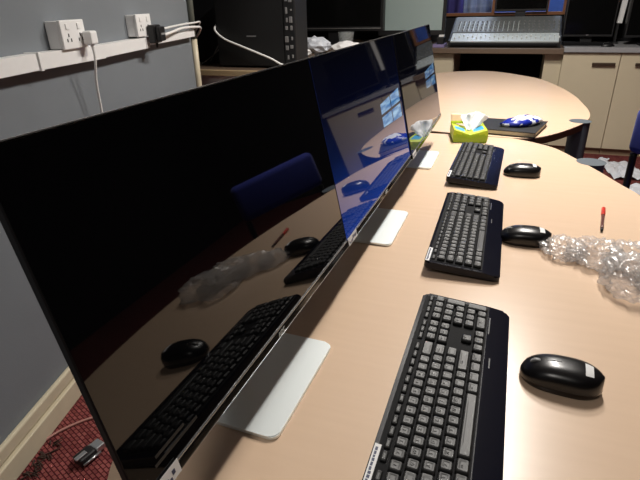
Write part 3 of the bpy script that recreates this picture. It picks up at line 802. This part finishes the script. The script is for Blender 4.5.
# things left of the mixing desk
flat_screen('flat_screen', 'flat screen with a painted grey-green glare behind the farthest monitor', 'screen', (-.965, 5.10), .61, .42, .975, .05, base_z=.879, bez=.028, scrm='glare_scr')
tag(MB().box(-.745, -.645, 5.03, 5.22, .8785, .905, bev=.002).build('book', M['violet']), 'violet book lying at the left end of the mixing desk', 'book')
tag(MB().box(-.715, -.655, 5.05, 5.16, .9055, .965, bev=.006).build('small_speaker', M['black_pl']), 'small black box on the violet book left of the mixing desk', 'box')
tag(MB().box(-.700, -.658, 5.06, 5.12, .9655, .982, bev=.002).build('paper_tag', M['white_pl']), 'little white box on top of the black box by the mixing desk', 'box')
st = thing('sign_holder', 'narrow white leaflet standing in the gap between the two black televisions', 'leaflet', (.745, 5.42, .8875))
MB().box(-.030, .030, -.02, .03, .0, .012, bev=.002).build('foot', M['black_pl'], st)
MB().box(-.010, .010, .002, .010, .0125, .16).build('stem', M['black_pl'], st)
MB().box(-.022, .022, 0, .010, .1605, .50, bev=.003, mtx=Matrix.Rotation(R(3), 4, 'Y')).build('leaflet', M['white_pl'], st)

# ------------------------------------------------------------------ left counter
lc = thing('side_counter', 'dark side counter with an oak front edge behind the nearest monitor', 'counter', (-1.8, 4.2, 0))
def lpart(m, name, mt): o = m.build(name, mt, lc); o.location = -lc.location; return o
lpart(MB().prism([(-2.62, 2.875), (-1.30, 2.875), (-1.02, 3.6), (-1.02, 4.75), (-1.30, 4.77), (-1.30, 5.50), (-2.62, 5.50)], .868, .900), 'top', M['worktop_br'])
lpart(MB().box(-1.93, -1.30, 2.85, 2.8745, .866, .900, bev=.002), 'oak_edge', M['worktop_wd'])
lpart(MB().box(-2.58, -1.34, 2.90, 5.48, .0, .867), 'base', M['white_pl'])
pc = thing('computer_tower', 'black computer tower seen from its side on the side counter', 'computer', (-1.60, 3.0, .900))
MB().box(-.235, .235, 0, .19, .012, .455, bev=.004).build('case', M['case'], pc)
MB().box(.2355, .315, -.004, .194, .010, .46, bev=.008).build('front_bezel', M['black_pl'], pc)
for z in (.06, .11, .165, .22, .27, .32, .37):
    for q in range(2):
        MB().box(.245+q*.03+random.uniform(0, .012), .268+q*.03, -.008, -.0045, z+random.uniform(-.012, .012), z+.018+random.uniform(0, .01), bev=.002).build('bezel_button', M['grey_pl'], pc)
MB().box(-.02, .045, -.0025, -.0003, .185, .192, bev=.0008).build('side_badge', M['grey_pl'], pc)
for sx in (-.2, .2): MB().box(sx-.02, sx+.02, .02, .17, .001, .0118).build('foot', M['black_pl'], pc)
wcable('white cable looping down across the side of the black tower', [(-1.845, 3.03, 1.16), (-1.835, 2.985, 1.125), (-1.76, 2.965, 1.075), (-1.62, 2.96, 1.025), (-1.45, 2.96, .965), (-1.36, 2.96, .925), (-1.24, 2.97, .9065)], .0065)
dk = thing('computer_tower', 'dark computer case in the recess left of the black tower', 'computer', (-2.07, 3.25, .900))
MB().box(-.16, .16, 0, .42, .006, .47, bev=.004).build('case', M['case'], dk); MB().box(-.162, .162, -.02, -.0004, .006, .47, bev=.006).build('front_bezel', M['black_pl'], dk)
wcable('upper thin grey wire hanging in the dark gap left of the black tower', [(-1.90, 3.21, 1.16), (-1.90, 3.19, 1.08), (-1.96, 3.16, .98), (-2.0, 3.14, .906)], .004, M['grey_pl'])
wcable('lower thin grey wire curling in the dark gap left of the black tower', [(-1.87, 3.21, 1.06), (-1.90, 3.17, 1.02), (-1.97, 3.12, .95), (-2.04, 3.10, .906)], .004, M['grey_pl'])
flat_screen('television', 'large black television with a silver strip behind the clutter on the side counter', 'television', (-1.62, 4.62), .94, .56, 1.03, .07, base_z=.901, bez=.025, silver=True)
# clutter in front of the television
def lump(label, cat, name, c, r, seed, mt):
    m = MB(); rr = bmesh.ops.create_icosphere(m.bm, subdivisions=3, radius=1.0)
    for v in rr['verts']:
        k = 1-.5*abs(noise.noise(v.co*2+Vector((seed, 0, 0)))); v.co = Vector((v.co.x*k*r[0], v.co.y*k*r[1], max(v.co.z*k, -.75)*r[2]))
    z = min(v.co.z for v in m.bm.verts)
    tag(m.build(name, mt, None, (c[0], c[1], .9005-z)), label, cat)
lump('crumpled pale paper nearest the black tower on the side counter', 'paper', 'crumpled_paper', (-1.53, 3.62), (.10, .08, .050), 1, M['white_pl'])
lump('crumpled grey wrapper behind the pale paper on the side counter', 'wrapper', 'wrapper', (-1.56, 4.02), (.15, .08, .075), 2, M['white_gl'])
lump('crumpled white paper beside the dark tape on the side counter', 'paper', 'crumpled_paper', (-1.24, 3.86), (.14, .08, .060), 4, M['white_pl'])
m = MB(); m.lathe([(.045, 0), (.045, .03), (.028, .03), (.028, .001)], 24, mtx=None)
tag(m.build('tape_roll', M['black_pl'], None, (-1.36, 3.62, .9008)), 'dark roll of tape among the white clutter on the side counter', 'tape')
tag(MB().box(-.09, .09, -.07, .07, 0, .035, bev=.003).build('carton', M['white_pl'], None, (-1.40, 4.30, .9008), (0, 0, R(12))), 'white flat carton under the clear tumbler', 'carton')
m = MB(); m.lathe([(.052, 0), (.068, .105), (.064, .105), (.050, .004)], 28)
tag(m.build('tumbler', M['glassy'], None, (-1.385, 4.30, .936)), 'clear plastic tumbler on the white carton before the television', 'tumbler')

# ------------------------------------------------------------------ chair and papers on the right
ch = thing('office_chair', 'blue fabric chair with a black frame at the right picture edge', 'chair', (.432, 1.905, 0), (0, 0, R(-50)))
# local: x along the back, y = away from the desk
bk = Matrix.Translation((0, .212, .64)) @ Matrix.Rotation(R(-1), 4, 'X')
MB().box(-.222, .222, -.034, .034, .075, .25, bev=.028, seg=4, mtx=bk).build('backrest', M['blue_fab'], ch, smooth=True)
MB().box(-.20, .20, -.05, .20, .43, .495, bev=.028, seg=4).build('seat', M['blue_fab'], ch, smooth=True)
for sx in (-1, 1):
    MB().tube(spline([(sx*.205, .25, .005), (sx*.205, .218, .30), (sx*.205, .215, .46), (sx*.205, .214, .60), (sx*.205, .212, .712)], 6, closed=False), .0135, 10).build('back_upright', M['black_pl'], ch)
    MB().tube([(sx*.205, -.06, .005), (sx*.205, -.03, .415)], .0125, 10).build('leg', M['black_pl'], ch)
    MB().tube([(sx*.205, -.03, .415), (sx*.205, .205, .415)], .0125, 10).build('side_rail', M['black_pl'], ch)
def sheet(label, c, rz, sx, sy, seed, name='paper_bag', h=.05):
    m = MB()
    def f(u, v):
        return ((u-.5)*sx, (v-.5)*sy, .006+h*abs(noise.noise(Vector((u*3+seed, v*3, seed))))+.25*h*abs(noise.noise(Vector((u*9+seed, v*9, seed)))))
    m.grid(f, 24, 24, smooth=False); o = m.build(name, M['white_gl'], None, (*c, 0), (0, 0, rz))
    md = o.modifiers.new('s', 'SOLIDIFY'); md.thickness = .0012; md.offset = 1
    tag(o, label, 'bag')
sheet('crumpled white carrier bag on the floor left of the blue chair', (.875, 4.40), R(8), .24, .46, 3, h=.05)
sheet('small white scrap of packaging on the floor behind the grey table leg cap', (.775, 4.68), R(-20), .07, .10, 8, h=.04)
sheet('white sheet on the floor under the blue chair', (1.00, 3.90), R(30), .24, .36, 12, h=.03)

# the whole back row (wall, window, counters and what stands on them) stands a little nearer
bpy.context.view_layer.update()
for o in list(scene.objects):
    if o.parent or o.type not in ('MESH', 'EMPTY') or o.name in ('floor', 'ceiling') or o.name.startswith(('wall_left', 'wall_right', 'wall_recess', 'wall_front', 'baseboard')): continue
    ms_ = [c for c in [o]+list(o.children_recursive) if c.type == 'MESH']
    if min((c.matrix_world @ Vector(b)).y for c in ms_ for b in c.bound_box) > 4.80: o.location.y -= .19
# ------------------------------------------------------------------ lamps
def ceiling_light(label, x, y, w, d, power, col=(1, .95, .885)):
    t = thing('ceiling_light', label, 'lamp', (x, y, H), group='ceiling lights')
    m = MB(); a = w/2; b = d/2
    m.box(-a-.03, -a, -b-.03, b+.03, -.03, -.001); m.box(a, a+.03, -b-.03, b+.03, -.03, -.001)
    m.box(-a, a, -b-.03, -b, -.03, -.001); m.box(-a, a, b, b+.03, -.03, -.001)
    m.build('frame', M['white_pl'], t)
    l = bpy.data.lights.new('lamp', 'AREA'); l.shape = 'RECTANGLE'; l.size = w; l.size_y = d; l.energy = power; l.color = col
    o = bpy.data.objects.new('ceiling_lamp', l); COL.objects.link(o); o.location = (x, y, H-.02)
ceiling_light('long narrow ceiling light above the row of monitors', .08, 2.15, .09, .60, 47)
ceiling_light('added fill light panel behind the camera', -.22, -.75, .30, .5, 11)  # added lamp, out of view, to brighten the keyboard keys
ceiling_light('added fill light panel above the oval table', .05, 2.95, .20, .35, 46)  # added lamp, out of view, gives the back cabinets their front light
l = bpy.data.lights.new('studio', 'AREA'); l.size = .8; l.energy = 40; l.color = (.75, .85, 1)
o = bpy.data.objects.new('studio_lamp', l); COL.objects.link(o); o.location = (-.3, 6.5, 2.55)

w = bpy.data.worlds.new('world'); scene.world = w; w.use_nodes = True
w.node_tree.nodes['Background'].inputs[0].default_value = (.5, .55, .6, 1); w.node_tree.nodes['Background'].inputs[1].default_value = .02

# ------------------------------------------------------------------ camera
rt = Vector((0.9361188, 0.3508636, -0.0240061)); dn = Vector((0.1303484, -0.4095533, -0.9029260)); fw = Vector((-0.3266357, 0.8421169, -0.4291250))
cam = bpy.data.cameras.new('camera'); cam.sensor_width = 36; cam.lens = 36*500/640; cam.clip_start = .02
co = bpy.data.objects.new('camera', cam); COL.objects.link(co)
co.matrix_world = Matrix(((rt.x, -dn.x, -fw.x, 0), (rt.y, -dn.y, -fw.y, 0), (rt.z, -dn.z, -fw.z, 1.2690), (0, 0, 0, 1)))
scene.camera = co
vs = scene.view_settings
vs.view_transform = 'Standard'; vs.look = 'None'; vs.gamma = 1.0; vs.exposure = 0.0; vs.use_curve_mapping = False
